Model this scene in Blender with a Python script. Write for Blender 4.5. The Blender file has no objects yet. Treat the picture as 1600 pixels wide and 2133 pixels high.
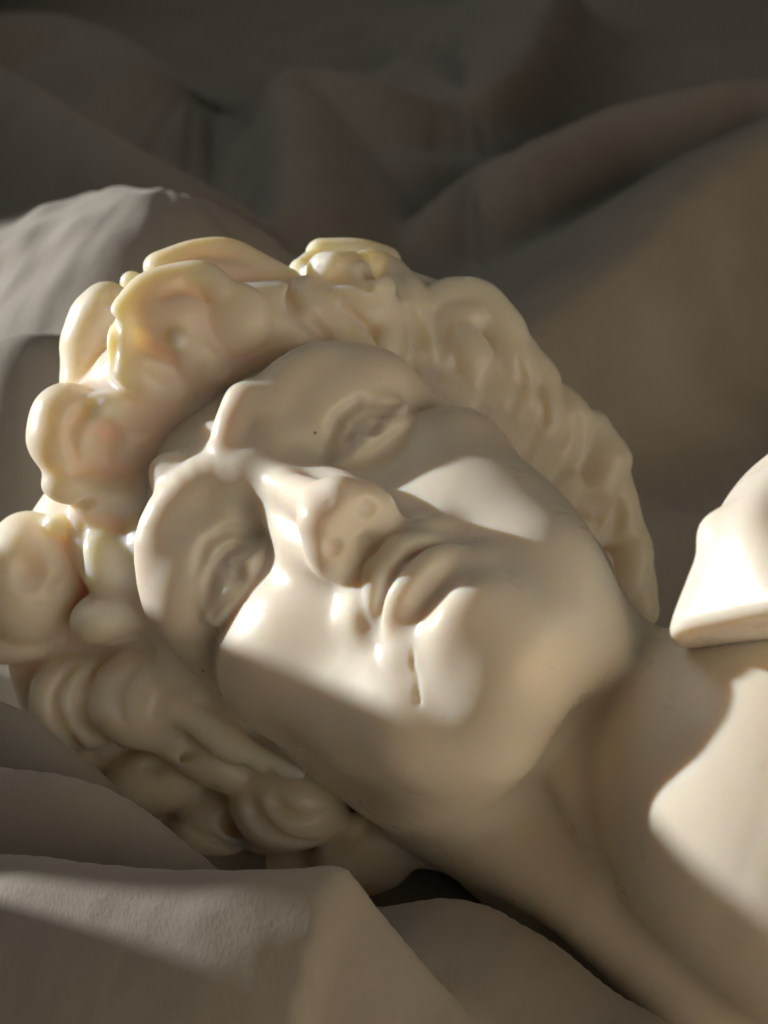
import bpy, math, time
import numpy as np
import openvdb as vdb
T0 = time.time()
rad = math.radians
C = bpy.context.scene.collection
scene = bpy.context.scene

# ------------------------------------------------------------------ camera
U = 0.005                                   # one modelling unit = 5 mm
PITCH = rad(32)
LENS = 50.0
FPX = 2133 * LENS / 36.0                    # focal length in photograph pixels
# head -> camera rotation and translation (camera looks along -Z, +Y up)
RH = np.array([[-0.650, -0.355, -0.670], [-0.747, 0.449, 0.488], [0.128, 0.820, -0.557]])
u_, s_, v_ = np.linalg.svd(RH); RH = u_ @ v_
TH = np.array([-0.15, -3.14, -54.81])
# camera -> world rotation (pitched down, looking along +Y)
sp, cp = math.sin(PITCH), math.cos(PITCH)
RC = np.array([[1, 0, 0], [0, sp, -cp], [0, cp, sp]])
CAMPOS = -(RC @ TH) + np.array([0, 0, 12.0])       # head centre stands above (0,0), bed at z = 0

def cam2world(p): return np.asarray(p) @ RC.T + CAMPOS
def head2cam(p): return np.asarray(p) @ RH.T + TH
def cam2head(p): return (np.asarray(p) - TH) @ RH
def head2world(p): return cam2world(head2cam(p))
def world2head(p): return cam2head((np.asarray(p) - CAMPOS) @ RC)
def W(px, py, d):
    """head-space point seen at photograph pixel px,py, d units nearer than the head centre"""
    z = TH[2] + d
    return cam2head([(px - 800) / FPX * -z, -(py - 1066.5) / FPX * -z, z])
def ground(px, py, h=0.0):
    """world point on the horizontal plane z = h seen at pixel px,py"""
    r = RC @ np.array([(px - 800) / FPX, -(py - 1066.5) / FPX, -1.0])
    t = (h - CAMPOS[2]) / r[2]
    return CAMPOS + r * t

cd = bpy.data.cameras.new("camera"); cam = bpy.data.objects.new("camera", cd); C.objects.link(cam)
cd.sensor_fit = 'VERTICAL'; cd.sensor_height = 36; cd.sensor_width = 27; cd.lens = LENS
cam.location = CAMPOS * U; cam.rotation_euler = (rad(90) - PITCH, 0, 0)
cd.clip_start = 0.01; cd.clip_end = 50
cd.dof.use_dof = True; cd.dof.focus_distance = 47.5 * U; cd.dof.aperture_fstop = 20
scene.camera = cam

# ------------------------------------------------------------------ world and light
world = bpy.data.worlds.new("World"); scene.world = world; world.use_nodes = True
bg = world.node_tree.nodes["Background"]
bg.inputs[0].default_value = (1.0, 0.90, 0.78, 1); bg.inputs[1].default_value = 0.007
SUN = np.array([-0.89, 0.34, -0.20]); SUN /= np.linalg.norm(SUN)      # towards the light, camera space
from mathutils import Vector, Matrix
sd = RC @ SUN
ld = bpy.data.lights.new("window_sun", 'SPOT'); lo = bpy.data.objects.new("window_sun", ld); C.objects.link(lo)
lo.location = Vector(sd * 600 * U); lo.rotation_euler = Vector(sd).to_track_quat('Z', 'Y').to_euler()
ld.energy = 420; ld.color = (1.0, 0.97, 0.92); ld.shadow_soft_size = 0.03
ld.spot_size = rad(14); ld.spot_blend = 0.2
fd = bpy.data.lights.new("room_bounce", 'AREA'); fo = bpy.data.objects.new("room_bounce", fd); C.objects.link(fo)
fo.location = Vector(np.array([72, -71, 24]) * U); fd.size = 0.6; fd.energy = 1.45; fd.color = (1.0, 0.80, 0.57)
fo.rotation_euler = Vector(fo.location - Vector((.03, -.02, .05))).to_track_quat('Z', 'Y').to_euler()
wd = bpy.data.lights.new("window_sky", 'AREA'); wo = bpy.data.objects.new("window_sky", wd); C.objects.link(wo)
wo.location = Vector(np.array([-190, 130, 200]) * U); wd.size = 1.0; wd.energy = 2.3; wd.color = (1.0, 0.95, 0.88)
wo.rotation_euler = Vector(wo.location - Vector((0, 0.2, 0))).to_track_quat('Z', 'Y').to_euler()
scene.view_settings.view_transform = 'Standard'; scene.view_settings.look = 'None'
scene.view_settings.exposure = 0.35; scene.view_settings.gamma = 1

# ------------------------------------------------------------------ distance-field modelling
class Vol:
    def __init__(s, lo, hi, h):
        s.lo = np.array(lo, np.float32); s.h = h
        s.n = np.ceil((np.array(hi) - s.lo) / h).astype(int) + 1
        s.a = np.full(s.n, 3.0, np.float32)
    def sl(s, lo, hi):
        i0 = np.clip(np.floor((np.array(lo) - s.lo) / s.h).astype(int), 0, s.n)
        i1 = np.clip(np.ceil((np.array(hi) - s.lo) / s.h).astype(int) + 1, 0, s.n)
        if np.any(i1 <= i0): return None
        ax = [(s.lo[k] + s.h * np.arange(i0[k], i1[k])).astype(np.float32) for k in range(3)]
        return (slice(i0[0], i1[0]), slice(i0[1], i1[1]), slice(i0[2], i1[2])), np.meshgrid(*ax, indexing='ij', sparse=True)
    def op(s, f, lo, hi, k, mode='u'):
        m = k + 0.9
        r = s.sl(np.array(lo) - m, np.array(hi) + m)
        if r is None: return
        sl, (X, Y, Z) = r
        b = f(X, Y, Z); a = s.a[sl]
        if mode == 'u':
            h = np.clip(0.5 + 0.5 * (a - b) / k, 0, 1); s.a[sl] = a + (b - a) * h - k * h * (1 - h)
        elif mode == 's':
            h = np.clip(0.5 - 0.5 * (a + b) / k, 0, 1); s.a[sl] = a + (-b - a) * h + k * h * (1 - h)
    def ell(s, c, r, k=.5, mode='u', rot=None):
        c = np.array(c, float); r = np.array(r, float)
        R = np.eye(3) if rot is None else np.array(rot)
        def f(X, Y, Z):
            x, y, z = X - c[0], Y - c[1], Z - c[2]
            p = [R[0, i] * x + R[1, i] * y + R[2, i] * z for i in range(3)]
            k0 = np.sqrt((p[0] / r[0]) ** 2 + (p[1] / r[1]) ** 2 + (p[2] / r[2]) ** 2)
            k1 = np.sqrt((p[0] / r[0] ** 2) ** 2 + (p[1] / r[1] ** 2) ** 2 + (p[2] / r[2] ** 2) ** 2)
            return k0 * (k0 - 1) / (k1 + 1e-6)
        e = r.max() if rot is not None else r
        s.op(f, c - e, c + e, k, mode)
    def chain(s, pts, rs, k=.4, mode='u', kin=.15, flat=None):
        """tapered tube along a polyline (smoothly resampled)"""
        pts = np.array(pts, float); n = len(pts)
        rs = np.full(n, rs, float) if np.isscalar(rs) else np.array(rs, float)
        if n > 2:                                              # Catmull-Rom resample
            P = np.vstack([2 * pts[0] - pts[1], pts, 2 * pts[-1] - pts[-2]]); Q = []; q = []
            for i in range(n - 1):
                for t in np.linspace(0, 1, 4, endpoint=False):
                    a, b, c, d = P[i:i + 4]
                    Q.append(.5 * (2 * b + (c - a) * t + (2 * a - 5 * b + 4 * c - d) * t * t + (3 * b - a - 3 * c + d) * t ** 3))
                    q.append(rs[i] + (rs[i + 1] - rs[i]) * t)
            Q.append(pts[-1]); q.append(rs[-1]); pts, rs = np.array(Q), np.array(q)
        def f(X, Y, Z):
            out = None
            for a, b, ra, rb in zip(pts[:-1], pts[1:], rs[:-1], rs[1:]):
                v = b - a; L = v @ v + 1e-9
                t = np.clip(((X - a[0]) * v[0] + (Y - a[1]) * v[1] + (Z - a[2]) * v[2]) / L, 0, 1)
                d = np.sqrt((X - a[0] - t * v[0]) ** 2 + (Y - a[1] - t * v[1]) ** 2 + (Z - a[2] - t * v[2]) ** 2) - (ra + (rb - ra) * t)
                out = d if out is None else np.minimum(out, d)
            return out
        R = rs.max()
        s.op(f, pts.min(0) - R, pts.max(0) + R, k, mode)
    def mesh(s, blur=0):
        a = s.a
        for _ in range(blur):
            for ax in range(3):
                a = (np.roll(a, 1, ax) + 2 * a + np.roll(a, -1, ax)) / 4
        for ax in range(3):                                       # close at the box faces
            i = [slice(None)] * 3; i[ax] = 0; a[tuple(i)] = np.maximum(a[tuple(i)], .3); i[ax] = -1; a[tuple(i)] = np.maximum(a[tuple(i)], .3)
        g = vdb.FloatGrid(3.0); g.copyFromArray(np.clip(a, -1, 1).astype(np.float32)); 
        p, q = g.convertToQuads(0.0)
        return np.asarray(p, float) * s.h + s.lo, np.asarray(q)[:, ::-1]

def link_mesh(name, v, q, mat, parent=None):
    me = bpy.data.meshes.new(name)
    nf, k = q.shape
    me.vertices.add(len(v)); me.vertices.foreach_set('co', (np.asarray(v, np.float32)).ravel())
    me.loops.add(nf * k); me.loops.foreach_set('vertex_index', q.astype(np.int32).ravel())
    me.polygons.add(nf); me.polygons.foreach_set('loop_start', np.arange(0, nf * k, k, dtype=np.int32))
    me.update(calc_edges=True); me.validate()
    me.polygons.foreach_set('use_smooth', np.ones(len(me.polygons), bool))
    me.materials.append(mat)
    o = bpy.data.objects.new(name, me); C.objects.link(o)
    if parent: o.parent = parent
    return o
def vol_sign(v, q):
    a, b, c = v[q[:, 0]], v[q[:, 1]], v[q[:, 2]]
    return np.sum(np.einsum('ij,ij->i', a, np.cross(b, c)))

# ------------------------------------------------------------------ materials
def mat_wax():
    m = bpy.data.materials.new("ivory_wax"); m.use_nodes = True
    nt = m.node_tree; b = nt.nodes["Principled BSDF"]; N = nt.nodes.new; L = nt.links.new
    tc = N("ShaderNodeTexCoord")
    def noise(scale, det=3, rough=.5):
        n = N("ShaderNodeTexNoise"); n.inputs["Scale"].default_value = scale; n.inputs["Detail"].default_value = det
        n.inputs["Roughness"].default_value = rough; L(tc.outputs["Object"], n.inputs["Vector"]); return n
    def ramp(src, p0, c0, p1, c1):
        r_ = N("ShaderNodeValToRGB"); e = r_.color_ramp.elements
        e[0].position, e[0].color, e[1].position, e[1].color = p0, c0, p1, c1; L(src, r_.inputs[0]); return r_
    cloud = ramp(noise(45, 4).outputs[0], .35, (.87, .79, .67, 1), .7, (.90, .84, .735, 1))
    vo = N("ShaderNodeTexVoronoi"); vo.inputs["Scale"].default_value = 90; L(tc.outputs["Object"], vo.inputs["Vector"])
    speck = ramp(vo.outputs["Distance"], .012, (1, 1, 1, 1), .03, (0, 0, 0, 1))       # a few dust specks in the wax
    pick = ramp(noise(60, 1).outputs[0], .56, (0, 0, 0, 1), .6, (1, 1, 1, 1))
    mul = N("ShaderNodeMath"); mul.operation = 'MULTIPLY'; L(speck.outputs[0], mul.inputs[0]); L(pick.outputs[0], mul.inputs[1])
    mix = N("ShaderNodeMix"); mix.data_type = 'RGBA'; mix.inputs["B"].default_value = (.25, .17, .1, 1)
    L(mul.outputs[0], mix.inputs["Factor"]); L(cloud.outputs[0], mix.inputs["A"]); L(mix.outputs["Result"], b.inputs["Base Color"])
    ro = ramp(noise(120, 4, .6).outputs[0], .3, (.24,) * 3 + (1,), .7, (.42,) * 3 + (1,)); L(ro.outputs[0], b.inputs["Roughness"])
    b.inputs["IOR"].default_value = 1.44
    b.subsurface_method = 'RANDOM_WALK'
    b.inputs["Subsurface Weight"].default_value = 1.0
    b.inputs["Subsurface Radius"].default_value = (1.0, 0.60, 0.25)
    b.inputs["Subsurface Scale"].default_value = 0.003
    b1 = N("ShaderNodeBump"); b1.inputs["Strength"].default_value = .12; b1.inputs["Distance"].default_value = .0012
    L(noise(110, 3).outputs[0], b1.inputs["Height"])
    b2 = N("ShaderNodeBump"); b2.inputs["Strength"].default_value = .10; b2.inputs["Distance"].default_value = .0002
    L(noise(1400, 4, .7).outputs[0], b2.inputs["Height"]); L(b1.outputs[0], b2.inputs["Normal"])
    vp = N("ShaderNodeTexVoronoi"); vp.inputs["Scale"].default_value = 150; L(tc.outputs["Object"], vp.inputs["Vector"])       # small air pits
    pit = ramp(vp.outputs["Distance"], .05, (0, 0, 0, 1), .16, (1, 1, 1, 1)); gate = ramp(noise(35, 2).outputs[0], .5, (1, 1, 1, 1), .58, (0, 0, 0, 1))
    mx = N("ShaderNodeMath"); mx.operation = 'MAXIMUM'; L(pit.outputs[0], mx.inputs[0]); L(gate.outputs[0], mx.inputs[1])
    b3 = N("ShaderNodeBump"); b3.inputs["Strength"].default_value = .22; b3.inputs["Distance"].default_value = .0004
    L(mx.outputs[0], b3.inputs["Height"]); L(b2.outputs[0], b3.inputs["Normal"]); L(b3.outputs[0], b.inputs["Normal"])
    return m
def mat_cloth():
    m = bpy.data.materials.new("cotton_cloth"); m.use_nodes = True
    nt = m.node_tree; b = nt.nodes["Principled BSDF"]; N = nt.nodes.new; L = nt.links.new
    tc = N("ShaderNodeTexCoord")
    def noise(scale, det=3, rough=.5):
        n = N("ShaderNodeTexNoise"); n.inputs["Scale"].default_value = scale; n.inputs["Detail"].default_value = det
        n.inputs["Roughness"].default_value = rough; L(tc.outputs["Object"], n.inputs["Vector"]); return n
    r_ = N("ShaderNodeValToRGB"); e = r_.color_ramp.elements
    e[0].position, e[0].color, e[1].position, e[1].color = .3, (.31, .286, .248, 1), .7, (.365, .34, .302, 1)
    L(noise(30, 5, .6).outputs[0], r_.inputs[0]); L(r_.outputs[0], b.inputs["Base Color"])
    b.inputs["Roughness"].default_value = 0.9
    b.inputs["Specular IOR Level"].default_value = 0.15
    b.inputs["Sheen Weight"].default_value = 0.25; b.inputs["Sheen Roughness"].default_value = .4
    mp = N("ShaderNodeMapping"); mp.inputs["Scale"].default_value = (1, .25, 1); L(tc.outputs["Object"], mp.inputs["Vector"])
    th = noise(2600, 3, .7); L(mp.outputs[0], th.inputs["Vector"])                 # thread
    b1 = N("ShaderNodeBump"); b1.inputs["Strength"].default_value = .3; b1.inputs["Distance"].default_value = .0003; L(th.outputs[0], b1.inputs["Height"])
    b2 = N("ShaderNodeBump"); b2.inputs["Strength"].default_value = .18; b2.inputs["Distance"].default_value = .001
    L(noise(260, 5, .65).outputs[0], b2.inputs["Height"]); L(b1.outputs[0], b2.inputs["Normal"]); L(b2.outputs[0], b.inputs["Normal"])
    return m
WAX = mat_wax(); WAXH = mat_wax(); WAXH.name = 'ivory_wax_thin'
for n_ in WAXH.node_tree.nodes:
    if n_.type == 'BSDF_PRINCIPLED': n_.inputs['Subsurface Scale'].default_value = .0085; n_.inputs['Subsurface Radius'].default_value = (1, .74, .26)
CLOTH = mat_cloth()

# ------------------------------------------------------------------ the head (x: subject's right, y: face, z: crown)
def build_head(h):
    V = Vol((-15, -9, -30), (15, 18, 10), h)
    # neck and chest
    V.chain([(0, -1.5, -2), W(1120, 1560, 1), W(1420, 1700, 2.5), W(1800, 1900, 4)], [5.6, 5.7, 6.6, 9.5], .6)
    V.chain([W(1450, 1690, 8.4), W(1500, 1650, 9.4), W(1580, 1640, 10.2), W(1700, 1650, 11), W(1850, 1700, 11)], [3.7, 4.0, 5.0, 6.6, 7.5], 1.4)
    V.chain([W(900, 1680, 3), W(1120, 1760, 6), W(1330, 1900, 8), W(1600, 2100, 9)], [1.6, 2.0, 2.2, 2.6], 1.6)    # near neck muscle
    V.chain([W(1210, 1480, 8.5), W(1205, 1620, 9.2), W(1290, 1720, 9.4)], [.5, .9, .7], 1.2)      # throat
    V.chain([W(1430, 1600, 13), W(1520, 1640, 14.5), W(1580, 1760, 15), W(1640, 1900, 15.4)], [.4, .4, .5, .6], 1.4)
    V.ell(W(1255, 1430, 6.9), (2.6, 2.6, 2.4), 1.6)
    V.ell(W(1290, 1560, 6.2), (2.6, 2.6, 2.6), 1.6)
    # masses
    V.ell((0, -.5, 3.2), (6.9, 7.8, 6.8), .5)
    V.ell((0, 2.1, 3.2), (7.0, 7.0, 6.2), 1.0)                  # forehead
    V.ell((.12, 1.0, -2.7), (6.78, 7.0, 8.4), 1.2)                  # face block
    V.ell((0, 4.6, -5.8), (5.0, 4.4, 5.0), 1.5)                 # muzzle
    for s in (-1, 1): V.ell((s * 2.7, 6.7, -8.4), (2.2, 2.0, 2.1), 1.6)
    for s in (-1, 1):
        V.ell((s * 4.7, 5.0, -2.0), (2.1, 2.2, 1.9), 1.6)          # cheekbone
        V.ell((s * 3.4, 5.6, -5.2), (2.4, 2.2, 3.2), 1.6)          # cheek
        V.chain([(s * 4.9 - .6 * (s < 0) * s, 1.0, -6.2), (s * 4.2 - 1.1 * (s < 0) * s, 3.2, -8.4), (s * 2.0, 6.2, -10.3)], [1.2, 1.4, 1.5], 1.6)   # jaw
        V.chain([(s * .7, 8.6, 2.2), (s * 2.2, 8.85, 2.95), (s * 4.1, 8.35, 2.8), (s * 5.6, 6.5, 1.8), (s * 6.0, 3.4, .2)], [.6, .85, .95, .8, .6], 1.3)
    V.ell((0, 7.6, -10.0), (2.2, 2.3, 1.9), 1.2)                # chin
    V.ell((0, 8.2, 1.5), (1.6, 1.1, 1.2), .8)                   # glabella
    for s in (-1, 1):
        V.ell((s * 2.5, 9.3, -.25), (1.5, 1.6, .85), .9, 's')     # orbit
        V.ell((s * 1.75, 9.2, .25), (.8, 1.4, .8), .7, 's')     # deep inner corner
    # nose
    RN = np.array([[1, 0, 0], [0, .925, .38], [0, .38, -.925]])
    V.chain([(0, 8.5, .9), (0, 9.4, -.8), (0, 10.9, -3.1)], [.68, .58, .75], .5)
    for s in (-1, 1):
        V.chain([(s * .6, 7.9, .4), (s * .9, 8.6, -1.8), (s * .85, 9.5, -3.8)], [.75, .85, .72], .7)
        V.ell((s * .95, 10.05, -3.95), (.72, 1.1, .85), .45)
    for s in (-1, 1): V.ell((s * .45, 11.0, -3.7), (.75, .85, .85), .4)
    V.ell((0, 10.3, -4.25), (1.15, 1.3, .65), .4)
    V.ell((0, 11.2, -5.9), (2.8, 3.6, 1.25), .3, 's', rot=RN)
    V.ell((2.9, 6.5, -2.6), (2.1, 1.55, 1.6), 2.0)      # under the eye
    # eyes
    for s in (-1, 1):
        ex, ey = s * 3.15, 6.5
        V.ell((s * 3.5, 6.9, 1.6), (2.5, 1.92, 1.25), 1.0)
        V.ell((ex, ey, -.05), (1.85, 1.72, 1.35), .35)
        def lid(z0, zb, off, u0=-1, u1=1, n=9):
            P = []
            for u in np.linspace(u0, u1, n):
                x = 3.2 + 1.75 * u; z = z0 + zb * (1 - u * u) - .22 * u
                dx = (x - 3.15) / 2.15; dz = (z + .05) / 1.6
                P.append((s * x, ey + 1.6 * math.sqrt(max(.05, 1 - dx * dx - dz * dz)) + off, z))
            return P
        V.chain(lid(.1, .75, 0), [.06, .1, .15, .18, .19, .18, .15, .1, .05], .2)       # upper lid
        V.chain(lid(.75, .7, -.02), [.1, .2, .26, .3, .32, .34, .34, .32, .25], .2)         # fold above it
        V.chain(lid(-.15, -.55, -.02), [.1, .15, .19, .22, .22, .21, .19, .17, .12], .2)   # lower lid
        V.chain(lid(-.75, -.75, -.3), [.2, .3, .36, .4, .4, .4, .36, .3, .2], .6)          # bag below
        V.ell((s * 3.1, 8.37, .15), (.5, .26, .5), .15, 's')      # carved iris
        V.ell((s * 3.05, 8.07, .2), (.2, .2, .2), .1)
        V.ell((s * 4.4, 7.0, 1.2), (1.6, 1.15, 1.0), .9)              # outer orbital fold
    # mouth
    V.ell((0, 8.2, -5.45), (2.3, 1.65, 1.0), .8)                  # upper lip skin
    V.chain([(0, 10.2, -4.8), (0, 10.05, -5.5)], [.22, .25], .45, 's')       # philtrum
    for s in (-1, 1):
        V.chain([(s * 1.8, 8.6, -6.4), (s * 1.2, 9.3, -6.05), (s * .5, 9.85, -5.75), (0, 9.85, -5.85)], [.25, .42, .5, .48], .3)
        V.chain([(s * 1.75, 8.6, -6.5), (s * 1.15, 9.3, -6.8), (s * .55, 9.75, -6.9), (0, 9.75, -6.9)], [.28, .52, .64, .64], .25)
        V.ell((s * 2.1, 9.4, -6.4), (.3, .4, .35), .6, 's')       # corner
        V.ell((s * 1.3, 8.5, -7.5), (.9, .95, .8), .6)
    V.chain([(-2.0, 9.05, -6.4), (-1.1, 9.8, -6.35), (0, 10.4, -6.3), (1.1, 9.8, -6.35), (2.0, 9.05, -6.4)], [.1, .16, .18, .16, .1], .25, 's')
    V.ell((0, 8.5, -8.8), (1.8, 1.9, 1.35), .9)                # chin button
    def surf(px, py):
        for d in np.arange(16, 2, -.06):
            i = np.round((W(px, py, d) - V.lo) / V.h).astype(int)
            if np.all(i < V.n) and V.a[tuple(i)] < 0: return d
        return 2
    V.chain([(-1.0, 10.15, -7.7), (0, 10.3, -7.75), (1.0, 10.15, -7.7)], [.2, .32, .2], .5, 's')  # sulcus
    for px, py, rp, e in [(512, 842, 50, .5), (486, 880, 36, .4), (478, 915, 36, .5), (352, 985, 44, .8)]:   # frown folds
        V.ell(W(px, py, surf(px, py) - rp / 62 * e), (rp / 62,) * 3, .5)
    def line(pts, rad_, off, k, mode):                               # a lid crease or lid edge drawn along the surface
        pts = np.array(pts, float); t = np.linspace(0, len(pts) - 1, 12)
        P = [(np.interp(u, range(len(pts)), pts[:, 0]), np.interp(u, range(len(pts)), pts[:, 1])) for u in t]
        w = np.clip(np.minimum(np.arange(12), np.arange(12)[::-1]) / 3 + .35, 0, 1) * rad_
        V.chain([W(x, y, surf(x, y) + off) for x, y in P], w, k, mode)
    line([(540, 1112), (475, 1104), (428, 1132), (408, 1195)], .22, .1, .2, 's'); line([(538, 1135), (482, 1142), (446, 1180), (426, 1245)], .2, .1, .18, 's')
    line([(548, 1148), (502, 1196), (458, 1250), (426, 1294)], .22, -.02, .18, 'u')
    line([(686, 918), (703, 868), (750, 834), (812, 845)], .2, .08, .2, 's'); line([(718, 928), (735, 886), (772, 858), (824, 862)], .2, .08, .18, 's')
    line([(735, 948), (775, 908), (815, 886), (858, 870)], .2, -.04, .18, 'u')
    for px, py in [(774, 880), (484, 1196)]:
        V.ell(W(px, py, surf(px, py) + .3), (.46, .46, .46), .12, 's'); V.ell(W(px, py, surf(px, py) - .12), (.2, .2, .2), .1)
    cy = np.linspace(1350, 1470, 14); cx = np.interp(cy, [1350, 1385, 1410, 1440, 1470], [860, 862, 869, 871, 874])      # hairline crack under the lip
    V.chain([W(px, py, surf(px, py) - .01) for px, py in zip(cx, cy)], [.05] + [.075] * 12 + [.05], .02, 's')
    for px, py, rp in [(775, 1062, 27), (700, 1148, 27)]:           # closed nostrils, shallow round pits
        V.ell(W(px, py, surf(px, py) + .28), (rp / 64,) * 3, .06, 's')
        V.ell(W(px + 4, py + 3, surf(px, py) - .2), (.22,) * 3, .1)
    return V

def build_hair(h):
    V = Vol((-18, -17, -14), (12, 14.5, 7), h)
    K = lambda px, py, d: np.array(head2cam(W(px, py, d))) - TH
    q = lambda rp, d: rp / 54.0 * (1 - d / 54.8)
    cr = [(215, 1140, 1.0, 1.4), (228, 1040, 1.4, 1.6), (228, 930, 1.8, 1.8), (285, 815, 2.2, 1.8), (372, 740, 2.4, 1.7), (470, 690, 2.2, 1.5), (585, 660, 1.8, 1.5), (760, 660, .8, 1.3)]
    crown = np.array([K(*c[:3]) for c in cr])
    V.chain(crown, [c[3] for c in cr], 1.0)
    def seat(px, py, d, rp):                 # keep a lock resting on the mass of hair under it
        o = (math.hypot(px - 690, py - 1150) / 54 / 11.4) ** 2
        b = -5 + 9 * math.sqrt(max(0.02, 1 - o))
        w = min(1, max(0, (680 - px) / 250)) * min(1, max(0, (1330 - py) / 200))
        q0 = K(px, py, 2)
        for c, cc in zip(crown, cr):
            e = cc[3] ** 2 - (c[0] - q0[0]) ** 2 - (c[1] - q0[1]) ** 2
            if e > 0: b = max(b, c[2] + math.sqrt(e))
        return min(d + 2.0 * w, b + .75 * rp / 54 + .4)
    def ch(pts, k=.28, mode='u'):            # pts: px, py, d, radius in pixels
        k *= .6 if pts[0][0] < 780 else .55
        pts = [(p[0], p[1], seat(*p), p[3]) for p in pts]
        V.chain([K(p[0], p[1], p[2]) for p in pts], [q(p[3], p[2]) for p in pts], k, mode)
    def ball(px, py, d, rp, k=.28, mode='u', fl=1.0):
        if mode == 'u': d = seat(px, py, d, rp)
        V.ell(K(px, py, d), (q(rp, d), q(rp, d), q(rp, d) * fl), k, mode)
    hp = lambda p: RH @ np.array(p, float)
    V.ell(hp((0, -1.6, 3.0)), (7.8, 8.2, 7.9), .5, rot=RH)
    V.ell(K(690, 1150, -5), (11.4, 11.4, 9), 1.0)
    # --- fringe above the forehead
    def E(px, py, d, rx, ry, rz, k=.3, ang=0):      # a rounded lump of hair, radii in pixels across and units deep
        t = math.radians(ang)
        R = np.array([[math.cos(t), math.sin(t), 0], [-math.sin(t), math.cos(t), 0], [0, 0, 1]])
        V.ell(K(px, py, d), (q(rx, d), q(ry, d), rz), k, rot=R)
    def raw(pts, k=.25):
        V.chain([K(p[0], p[1], p[2]) for p in pts], [q(p[3], p[2]) for p in pts], k)
    E(190, 1300, -1.6, 170, 330, 2.2, .8); E(450, 1680, -2.6, 330, 150, 2.0, .8, -20)
    # the curls over the forehead
    E(450, 592, .6, 120, 62, 1.6, .4); raw([(335, 560, 1.2, 38), (400, 536, .9, 40), (462, 532, .7, 38), (530, 560, .6, 36), (590, 592, .5, 38)], .3)
    raw([(228, 640, 1.6, 56), (190, 690, 1.4, 58), (174, 760, 1.3, 54), (176, 840, 1.4, 46)], .3); E(275, 592, -.2, 28, 26, .6, .15)
    E(352, 655, 3.4, 98, 88, 1.5, .3, 20); raw([(256, 772, 4.3, 26), (252, 700, 4.3, 32), (282, 625, 4.0, 34), (345, 588, 3.7, 36), (420, 580, 3.6, 36), (462, 612, 3.7, 30)], .3)
    E(300, 780, 3.6, 70, 50, 1.2, .5, 30); E(400, 720, 3.4, 80, 50, 1.1, .5, 40)
    # comma curl at the left
    E(140, 900, 3.2, 84, 104, 1.5, .3, 12); E(215, 850, 3.6, 50, 40, 1.0, .4)
    E(150, 1005, 3.0, 66, 46, 1.1, .35); E(215, 1030, 2.8, 70, 46, 1.1, .4)
    # rosette and column at the left edge
    E(62, 1205, .8, 112, 138, 2.0, .25); E(128, 1090, 1.4, 40, 34, .8, .25)
    E(225, 1168, 2.0, 60, 84, 1.5, .22, -8); E(215, 1292, 1.9, 74, 58, 1.3, .25); E(30, 1350, .2, 80, 36, 1.2, .25)
    # rolls below the temple
    E(160, 1462, .4, 104, 108, 1.6, .25); E(300, 1455, 1.4, 118, 106, 1.7, .25, -15); E(385, 1400, 2.2, 60, 70, 1.0, .3)
    raw([(360, 1470, 2.6, 36), (470, 1548, 3.0, 36), (560, 1594, 3.4, 26), (625, 1612, 3.8, 12)], .7)
    E(430, 1580, 1.0, 130, 52, 1.3, .6, 28)
    # lower locks
    E(330, 1622, -.6, 130, 72, 1.6, .3, -20); E(455, 1718, -.8, 120, 78, 1.6, .3, -25); E(602, 1672, .9, 122, 104, 1.7, .25)
    E(760, 1785, .2, 120, 80, 1.6, .3, -20); E(640, 1815, -1.2, 150, 50, 1.3, .3)
    raw([(760, 1730, 1.0, 44), (840, 1765, 1.2, 40), (920, 1800, 1.4, 24)], .7)
    # --- far side
    ch([(672, 536, -1.6, 34), (740, 528, -1.8, 32), (805, 545, -1.8, 32)], .2)
    ch([(630, 565, 0, 34), (650, 550, 0, 26)], .15)
    E(735, 600, 1.4, 90, 58, 1.4, .25, -5)
    ball(720, 640, .6, 75, .4)
    ch([(820, 570, -.6, 30), (850, 610, -.4, 34), (860, 660, 0, 40), (860, 740, .6, 36), (850, 790, 1, 26)], .25)
    ch([(845, 590, -2, 30), (900, 615, -2, 34)], .25)
    ch([(790, 640, 1, 40), (800, 720, 1.4, 36), (770, 760, 1.6, 22)], .25)
    raw([(895, 640, -.4, 30), (940, 618, -.8, 40), (1000, 628, -1.0, 44), (1045, 680, -1, 46), (1075, 760, -.8, 46), (1085, 830, -.6, 36)], .2)
    ch([(1085, 740, -1.4, 46), (1120, 800, -1.4, 52), (1120, 880, -1, 50)], .5)
    ch([(1160, 835, -2, 42), (1185, 880, -1.8, 52), (1170, 950, -1.4, 46)], .5)
    ch([(1230, 900, -2.4, 46), (1258, 960, -2.3, 56), (1230, 1030, -2, 50)], .5)
    ch([(1270, 1010, -2.8, 48), (1278, 1080, -2.6, 52), (1250, 1110, -2.2, 34)], .5)
    ch([(1300, 1090, -3, 40), (1308, 1160, -2.8, 50), (1300, 1220, -2.6, 48)], .5)
    ch([(1320, 1210, -3, 40), (1330, 1270, -2.8, 45)], .5)
    for e in [(945, 672, -.5, 74, 40, .9, -20), (905, 735, .3, 46, 84, 1.0, -18), (985, 765, .1, 50, 104, 1.0, -22), (1050, 850, -.4, 46, 90, 1.0, -24), (1000, 868, .4, 62, 34, .8, 38),
              (1090, 930, -.3, 38, 74, .8, -30), (1165, 1000, -1.1, 46, 64, .8, -34), (1214, 1086, -1.2, 34, 46, .7, -20), (1250, 1165, -1.5, 32, 50, .7, -20)]:
        E(*e[:6], .2, e[6])
    V.ell(hp((0, 2.1, 3.2)), (6.93, 6.93, 6.13), 1.5, rot=RH)               # hairline melts into the forehead
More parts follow.
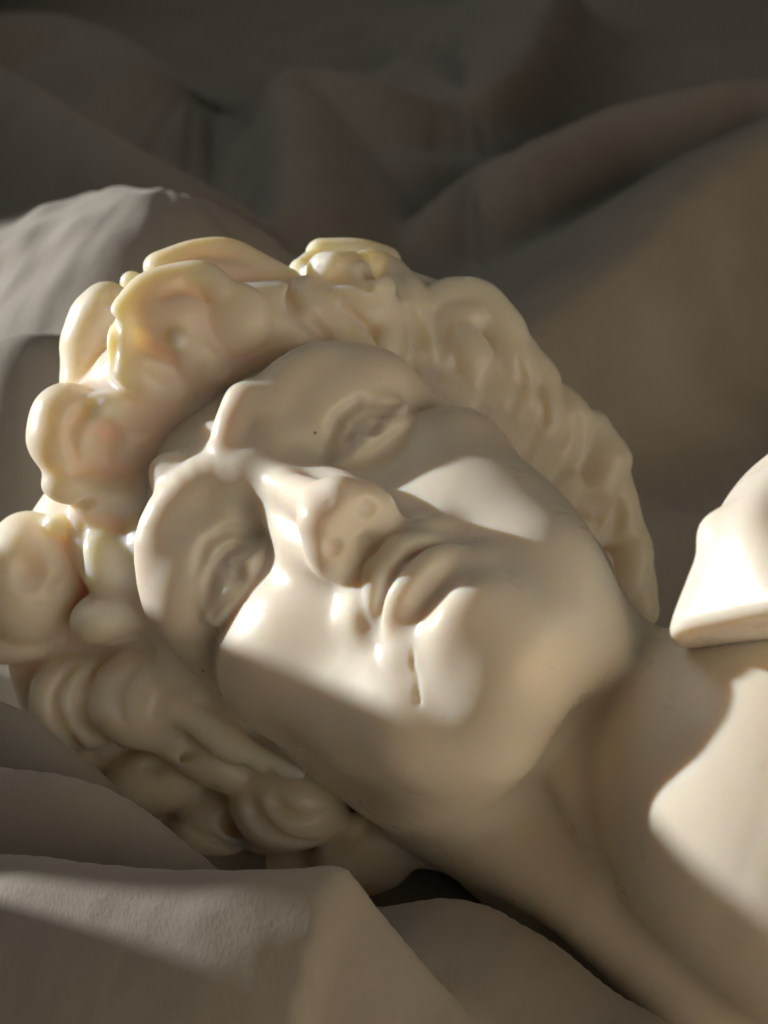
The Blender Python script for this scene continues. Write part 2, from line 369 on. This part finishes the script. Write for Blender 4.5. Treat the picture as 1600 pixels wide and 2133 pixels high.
    for s in (-1, 1): V.ell(hp((s * 2.4, 9.2, -.6)), (3.4, 3.4, 2.9), .3, 's', rot=RH)
    # --- details laid on the finished surface
    def surf(px, py):
        for d in np.arange(6.6, -9, -.1):
            p = K(px, py, d); i = np.round((p - V.lo) / V.h).astype(int)
            if np.all(i >= 0) and np.all(i < V.n) and V.a[tuple(i)] < 0: return d
        return -6
    def groove(pts, rp=13, depth=.35, k=.22):
        P = [(px, py, surf(px, py)) for px, py in pts]
        rr = [q(rp, 1) * (.5 if i in (0, len(P) - 1) else 1) for i in range(len(P))]
        V.chain([K(px, py, d + rad_ - depth * rad_ * 2) for (px, py, d), rad_ in zip(P, rr)], rr, k, 's')
    def strand(pts, rp, lift=.2, k=.2):
        P = [(px, py, surf(px, py)) for px, py in pts]
        V.chain([K(px, py, d - q(rp, 1) * (1 - lift)) for px, py, d in P], [q(rp, 1) * (.6 if i in (0, len(P) - 1) else 1) for i in range(len(P))], k)
    for g in [[(1190, 1065), (1240, 1050), (1300, 1070)], [(690, 565), (760, 562), (820, 575)], [(780, 690), (770, 760)]]:
        groove(g, 20, .3, .4)
    for st, rp, lf in [([(640, 565), (700, 556), (790, 560), (845, 620), (862, 700), (845, 785)], 30, .5), ([(690, 660), (740, 700), (785, 745)], 30, .4), ([(655, 640), (690, 700), (720, 740)], 26, .35)]:
        strand(st, rp, lf, .25)
    for g, gr, gd in [([(850, 640), (872, 700), (862, 780), (840, 820)], 17, .5), ([(905, 655), (928, 725), (905, 800)], 12, .4), ([(1022, 705), (1032, 780), (1000, 862), (978, 890)], 18, .55),
                      ([(1078, 745), (1090, 800), (1068, 860)], 11, .35), ([(1122, 805), (1137, 870), (1096, 955)], 17, .5), ([(1210, 870), (1205, 940), (1150, 1015)], 18, .5), ([(1290, 1045), (1280, 1110), (1225, 1145)], 16, .45),
                      ([(650, 592), (700, 577), (760, 592), (790, 640)], 13, .42), ([(720, 640), (770, 690), (800, 750)], 14, .45), ([(330, 610), (390, 596), (440, 630)], 12, .4)]:
        groove(g, gr, gd, .2)
    groove([(600, 560), (615, 640), (680, 700)], 14, .4, .3); groove([(225, 620), (235, 680), (232, 760)], 16, .4, .3)
    groove([(290, 690), (318, 725), (355, 748), (372, 775)], 13, .35); groove([(310, 760), (360, 790), (420, 760)], 14, .25, .3)
    groove([(205, 832), (168, 858), (148, 910), (160, 965)], 15, .35, .3); groove([(222, 880), (228, 910), (226, 950)], 20, .3, .3)
    groove([(160, 985), (190, 972)], 10, .4); groove([(150, 1055), (190, 1045), (230, 1055)], 12, .4)
    groove([(212, 1385), (165, 1450), (188, 1530), (270, 1562)], 15, .4); groove([(150, 1385), (108, 1455), (132, 1535), (200, 1580)], 15, .4)
    groove([(390, 1440), (340, 1450), (320, 1490)], 16, .25, .3); groove([(280, 1390), (240, 1440), (255, 1500)], 12, .25, .3)
    groove([(505, 1600), (520, 1675), (575, 1740), (660, 1752)], 15, .45); groove([(560, 1610), (575, 1670), (630, 1700), (680, 1690)], 14, .4)
    groove([(440, 1640), (470, 1710), (530, 1770)], 15, .4); groove([(350, 1700), (420, 1735), (500, 1775)], 12, .4)
    groove([(690, 1770), (750, 1740), (780, 1700)], 12, .4); groove([(250, 1590), (330, 1600), (400, 1570)], 13, .4)
    groove([(168, 1100), (166, 1180), (182, 1250)], 15, .4); groove([(140, 1335), (215, 1352), (290, 1320)], 14, .4)
    ball(58, 1192, surf(58, 1192) + .55, 52, .3, 's')
    V.ell(K(488, 666, surf(488, 666) - .1), (1.28, 1.28, .75), .1)
    ball(372, 706, surf(372, 706) - .1, 23, .06); ball(240, 766, surf(240, 766) - .05, 20, .06); ball(122, 1222, surf(122, 1222) + .25, 22, .06, 's')
    rng = np.random.default_rng(4)
    ax = [V.lo[i] + V.h * np.arange(V.n[i]) for i in range(3)]
    X, Y, Z = np.meshgrid(*ax, indexing='ij', sparse=True)
    for i in range(7):
        w = rng.normal(size=3); w *= rng.uniform(1.5, 4.5) / np.linalg.norm(w); ph = rng.uniform(0, 6.3)
        V.a += (.07 / np.linalg.norm(w) * np.sin(w[0] * X + w[1] * Y + w[2] * Z + ph)).astype(np.float32)
    return V

def warp(v):
    return v

t0 = time.time()
VH = build_head(0.078)
hv, hq = VH.mesh(1)
if vol_sign(hv, hq) < 0: hq = hq[:, ::-1]
hv = warp(hv)
print('head', len(hv), time.time() - t0)
bust = bpy.data.objects.new('wax_bust', None); C.objects.link(bust)
bust['label'] = 'ivory wax bust of a curly-haired young man lying on its back on the sheet'; bust['category'] = 'bust'
head = link_mesh('head', head2world(hv) * U, hq, WAX, bust)
VA = build_hair(0.1)
av, aq = VA.mesh(1)
if vol_sign(av, aq) < 0: aq = aq[:, ::-1]
hair = link_mesh('hair', cam2world(av + TH) * U, aq, WAXH, bust)
print('hair', len(av), time.time() - t0)
# the part of the shoulder that juts in at the right edge
def build_wedge(h):
    K = lambda px, py, d: np.array(head2cam(W(px, py, d))) - TH
    V = Vol((4, -10, 4), (24, 8, 24), h)
    A, B, D, F = K(1474, 1088, 15.6), K(1390, 1290, 15.6), K(1602, 1168, 18.2), K(1526, 1025, 16.2)
    def nrm(v, to): v = np.array(v) / np.linalg.norm(v); return v if v @ np.array(to) > 0 else -v
    pl = [(nrm(np.cross(B - A, D - A), (-1, 0, 1)), A), (nrm(np.cross(D - F, (1, .35, -.4)), (.3, .3, 1)), F),
          (nrm((.02, -1, .25), (0, -1, 0)), K(1430, 1326, 15.8)), (nrm((-.62, .78, .05), (-1, 1, 0)), K(1500, 1052, 15)),
          (np.array([0, 0, -1.]), K(1500, 1200, 12.6)), (nrm((-.93, .36, -.3), (-1, 0, 0)), K(1430, 1190, 15.2))]
    def poly(X, Y, Z):
        o = None; k = .55
        for n, p in pl:
            d = n[0] * (X - p[0]) + n[1] * (Y - p[1]) + n[2] * (Z - p[2]) + .06
            if o is None: o = d
            else: h = np.clip(.5 + .5 * (d - o) / k, 0, 1); o = o + (d - o) * h + k * h * (1 - h)
        return o
    V.op(poly, (6, -8, 12), (18, 6, 23), .4)
    V.ell(K(1496, 1110, 15.1), (.5, .5, .45), .6)
    V.chain([K(1960, 1240, 13.5), K(2000, 1300, 11)], [3, 4.5], .8)
    return V
VW = build_wedge(0.1); wv, wq = VW.mesh(1)
if vol_sign(wv, wq) < 0: wq = wq[:, ::-1]
wedge = link_mesh('shoulder', cam2world(wv + TH) * U, wq, WAX, bust)

# ------------------------------------------------------------------ the sheet
def axis(a, b, c, d, h, grow):
    """fine spacing h between b and c, growing outwards to a and d"""
    m = list(np.arange(b, c, h)); x, k = c, h
    while x < d: m.append(x); k *= grow; x += k
    x, k = b - h, h
    while x > a: m.insert(0, x); k *= grow; x -= k
    return np.array(m)
gx = axis(-170, -32, 32, 170, .28, 1.03); gy = axis(-60, -26, 26, 330, .28, 1.02)
GX, GY = np.meshgrid(gx, gy, indexing='ij')
def noise2(X, Y, sc, seed):
    rng = np.random.default_rng(seed); out = np.zeros_like(X)
    for i in range(14):
        a = rng.uniform(0, 2 * np.pi); f = rng.uniform(.5, 1.6) / sc; p = rng.uniform(0, 6.3)
        out += np.sin((X * np.cos(a) + Y * np.sin(a)) * f * 2 * np.pi + p)
    return out / 3.7
HS = 0.5 * noise2(GX, GY, 26, 1)
def ridge(pts, wl, wr, pw=1.3):
    """pts: px, py, crest height; wl / wr: fold half-widths to the left and right of its run"""
    global HS
    P = np.array([np.append(ground(p[0], p[1], p[2])[:2], p[2]) for p in pts])
    E_ = np.vstack([2 * P[0] - P[1], P, 2 * P[-1] - P[-2]]); Q = []                 # rounded run
    for i in range(len(P) - 1):
        for t in np.linspace(0, 1, 4, endpoint=False):
            A, B, Cc, D = E_[i:i + 4]; Q.append(.5 * (2 * B + (Cc - A) * t + (2 * A - 5 * B + 4 * Cc - D) * t * t + (3 * B - A - 3 * Cc + D) * t ** 3))
    Q.append(P[-1]); P = np.array(Q)
    best = np.full(GX.shape, 1e9); side = np.zeros_like(GX); hh = np.zeros_like(GX)
    for a, b in zip(P[:-1], P[1:]):
        v = b[:2] - a[:2]; L = v @ v
        t = np.clip(((GX - a[0]) * v[0] + (GY - a[1]) * v[1]) / L, 0, 1)
        dx = GX - a[0] - t * v[0]; dy = GY - a[1] - t * v[1]
        d = np.hypot(dx, dy); m = d < best
        best = np.where(m, d, best); hh = np.where(m, a[2] + (b[2] - a[2]) * t, hh)
        side = np.where(m, np.where(v[0] * dy - v[1] * dx > 0, wl, wr), side)
    f = hh / (1 + np.abs(best / side) ** 2.2) ** pw
    k = .7
    HS = np.maximum(HS, f) + k * np.exp(-np.abs(HS - f) / k) * .5
# background folds
ridge([(-250, 60, 10), (0, 30, 10), (100, 28, 10), (180, 50, 9.5), (250, 85, 9), (310, 140, 8), (370, 190, 6.5), (450, 245, 4)], 7, 16)
ridge([(600, 500, 5), (560, 470, 7), (500, 430, 9), (380, 370, 11), (260, 310, 12), (120, 230, 12), (0, 150, 12), (-250, 40, 12)], 6, 7)
ridge([(585, 520, 6), (602, 400, 9), (592, 250, 10), (578, 165, 10), (620, 135, 10), (700, 145, 10), (800, 165, 9.5), (900, 200, 8), (1000, 250, 6), (1080, 280, 4)], 3.5, 9)
ridge([(1150, -60, 9), (1090, 80, 9), (1040, 150, 8.5), (980, 185, 8), (900, 178, 7), (850, 120, 5)], 6, 14)
ridge([(1900, 180, 14), (1600, 165, 14), (1450, 180, 14), (1300, 215, 13), (1180, 265, 12), (1080, 310, 11), (1000, 345, 9), (900, 440, 6), (860, 540, 4)], 7, 4.5)
ridge([(1850, 170, 14), (1600, 280, 14), (1500, 340, 14), (1400, 420, 13.5), (1340, 500, 12.5), (1250, 570, 11.5), (1080, 685, 10), (950, 760, 7)], 4.5, 13)
ridge([(720, 335, 5), (850, 325, 5.5), (980, 332, 5)], 6, 7)
# lit fold at the left
ridge([(-260, 540, 6), (-90, 490, 11), (0, 460, 13.5), (100, 425, 15.6), (200, 400, 17.2), (330, 388, 18.6), (375, 425, 17.2), (405, 465, 15), (440, 530, 13)], 4, 15)
ridge([(-200, 730, 9), (-60, 705, 13), (0, 700, 14), (60, 695, 14.5), (130, 700, 14), (260, 740, 12)], 4, 6)
# foreground folds
ridge([(-250, 1380, 8), (0, 1465, 9.5), (60, 1500, 9.6), (140, 1565, 9.3), (220, 1630, 8.4), (300, 1700, 6.5), (380, 1780, 4)], 2.0, 5)
ridge([(-300, 1590, 9), (0, 1600, 10.5), (150, 1622, 10.8), (270, 1670, 10.4), (380, 1760, 9.6), (460, 1815, 8.6), (540, 1860, 6)], 1.7, 5)
ridge([(-300, 1780, 7.5), (0, 1785, 10.3), (200, 1805, 11.2), (400, 1815, 11.7), (560, 1815, 12), (690, 1805, 12), (730, 1830, 11.7), (770, 1890, 10.8), (850, 1990, 9.6), (930, 2090, 8.6), (1000, 2200, 8)], 2.0, 12)
ridge([(780, 1895, 6.5), (900, 1880, 8), (1000, 1890, 8.4), (1080, 1930, 8.4), (1160, 1980, 8.2), (1260, 2060, 8), (1380, 2133, 8), (1500, 2250, 8)], 2.0, 9)
# unseen mounds added at left to keep low sun off folds and bust
def sun_block(x0, y0, x1, y1, hgt, wid, pw=2):
    global HS
    v = np.array([x1 - x0, y1 - y0]); t = np.clip(((GX - x0) * v[0] + (GY - y0) * v[1]) / (v @ v), 0, 1)
    d = np.hypot(GX - x0 - t * v[0], GY - y0 - t * v[1])
    HS = np.maximum(HS, hgt * np.exp(-(d / wid) ** pw))
sun_block(-78, 66, -60, 280, 46, 15, 4)
def roll(xc, wid, prof):
    global HS
    P = np.array(prof, float); z = np.interp(GY + .393 * (GX - xc), P[:, 0], P[:, 1])
    HS = np.maximum(HS, z * np.exp(-(np.abs(GX - xc) / wid) ** 4))
roll(-37, 6, [(-60, 18), (-30, 22), (-8, 23), (-4.6, 22.5), (-3.9, 20), (-3.5, 15), (-3.1, 13.2), (-2.7, 13.6), (-2.3, 16.2), (-1.8, 17.2), (-.2, 19.0), (.5, 20.8), (1.2, 22.2), (3.4, 22.6), (5.5, 21.0), (7.7, 19.3), (10, 16), (14, 6), (18, 0)])  # unseen roll, heights shaped to place the shadow edge and sunlit strip
# crumple along the sunlit fold
HS += .22 * noise2(GX, GY, 3.2, 21) * np.exp(-((GX + 20) / 9) ** 4 - ((GY - 33) / 9) ** 4)
# fine creases
HS += .05 * noise2(GX, GY, 6, 5) + .012 * noise2(GX, GY, 2.2, 9)
nx, ny = GX.shape
ii = np.arange(nx * ny).reshape(nx, ny)
fq = np.stack([ii[:-1, :-1], ii[1:, :-1], ii[1:, 1:], ii[:-1, 1:]], -1).reshape(-1, 4)
sheet = link_mesh('bed_sheet', np.stack([GX, GY, HS], -1).reshape(-1, 3) * U, fq, CLOTH)
sheet['label'] = 'rumpled pale cotton sheet in deep folds under and around the wax bust'; sheet['category'] = 'sheet'
print('script', time.time() - T0)
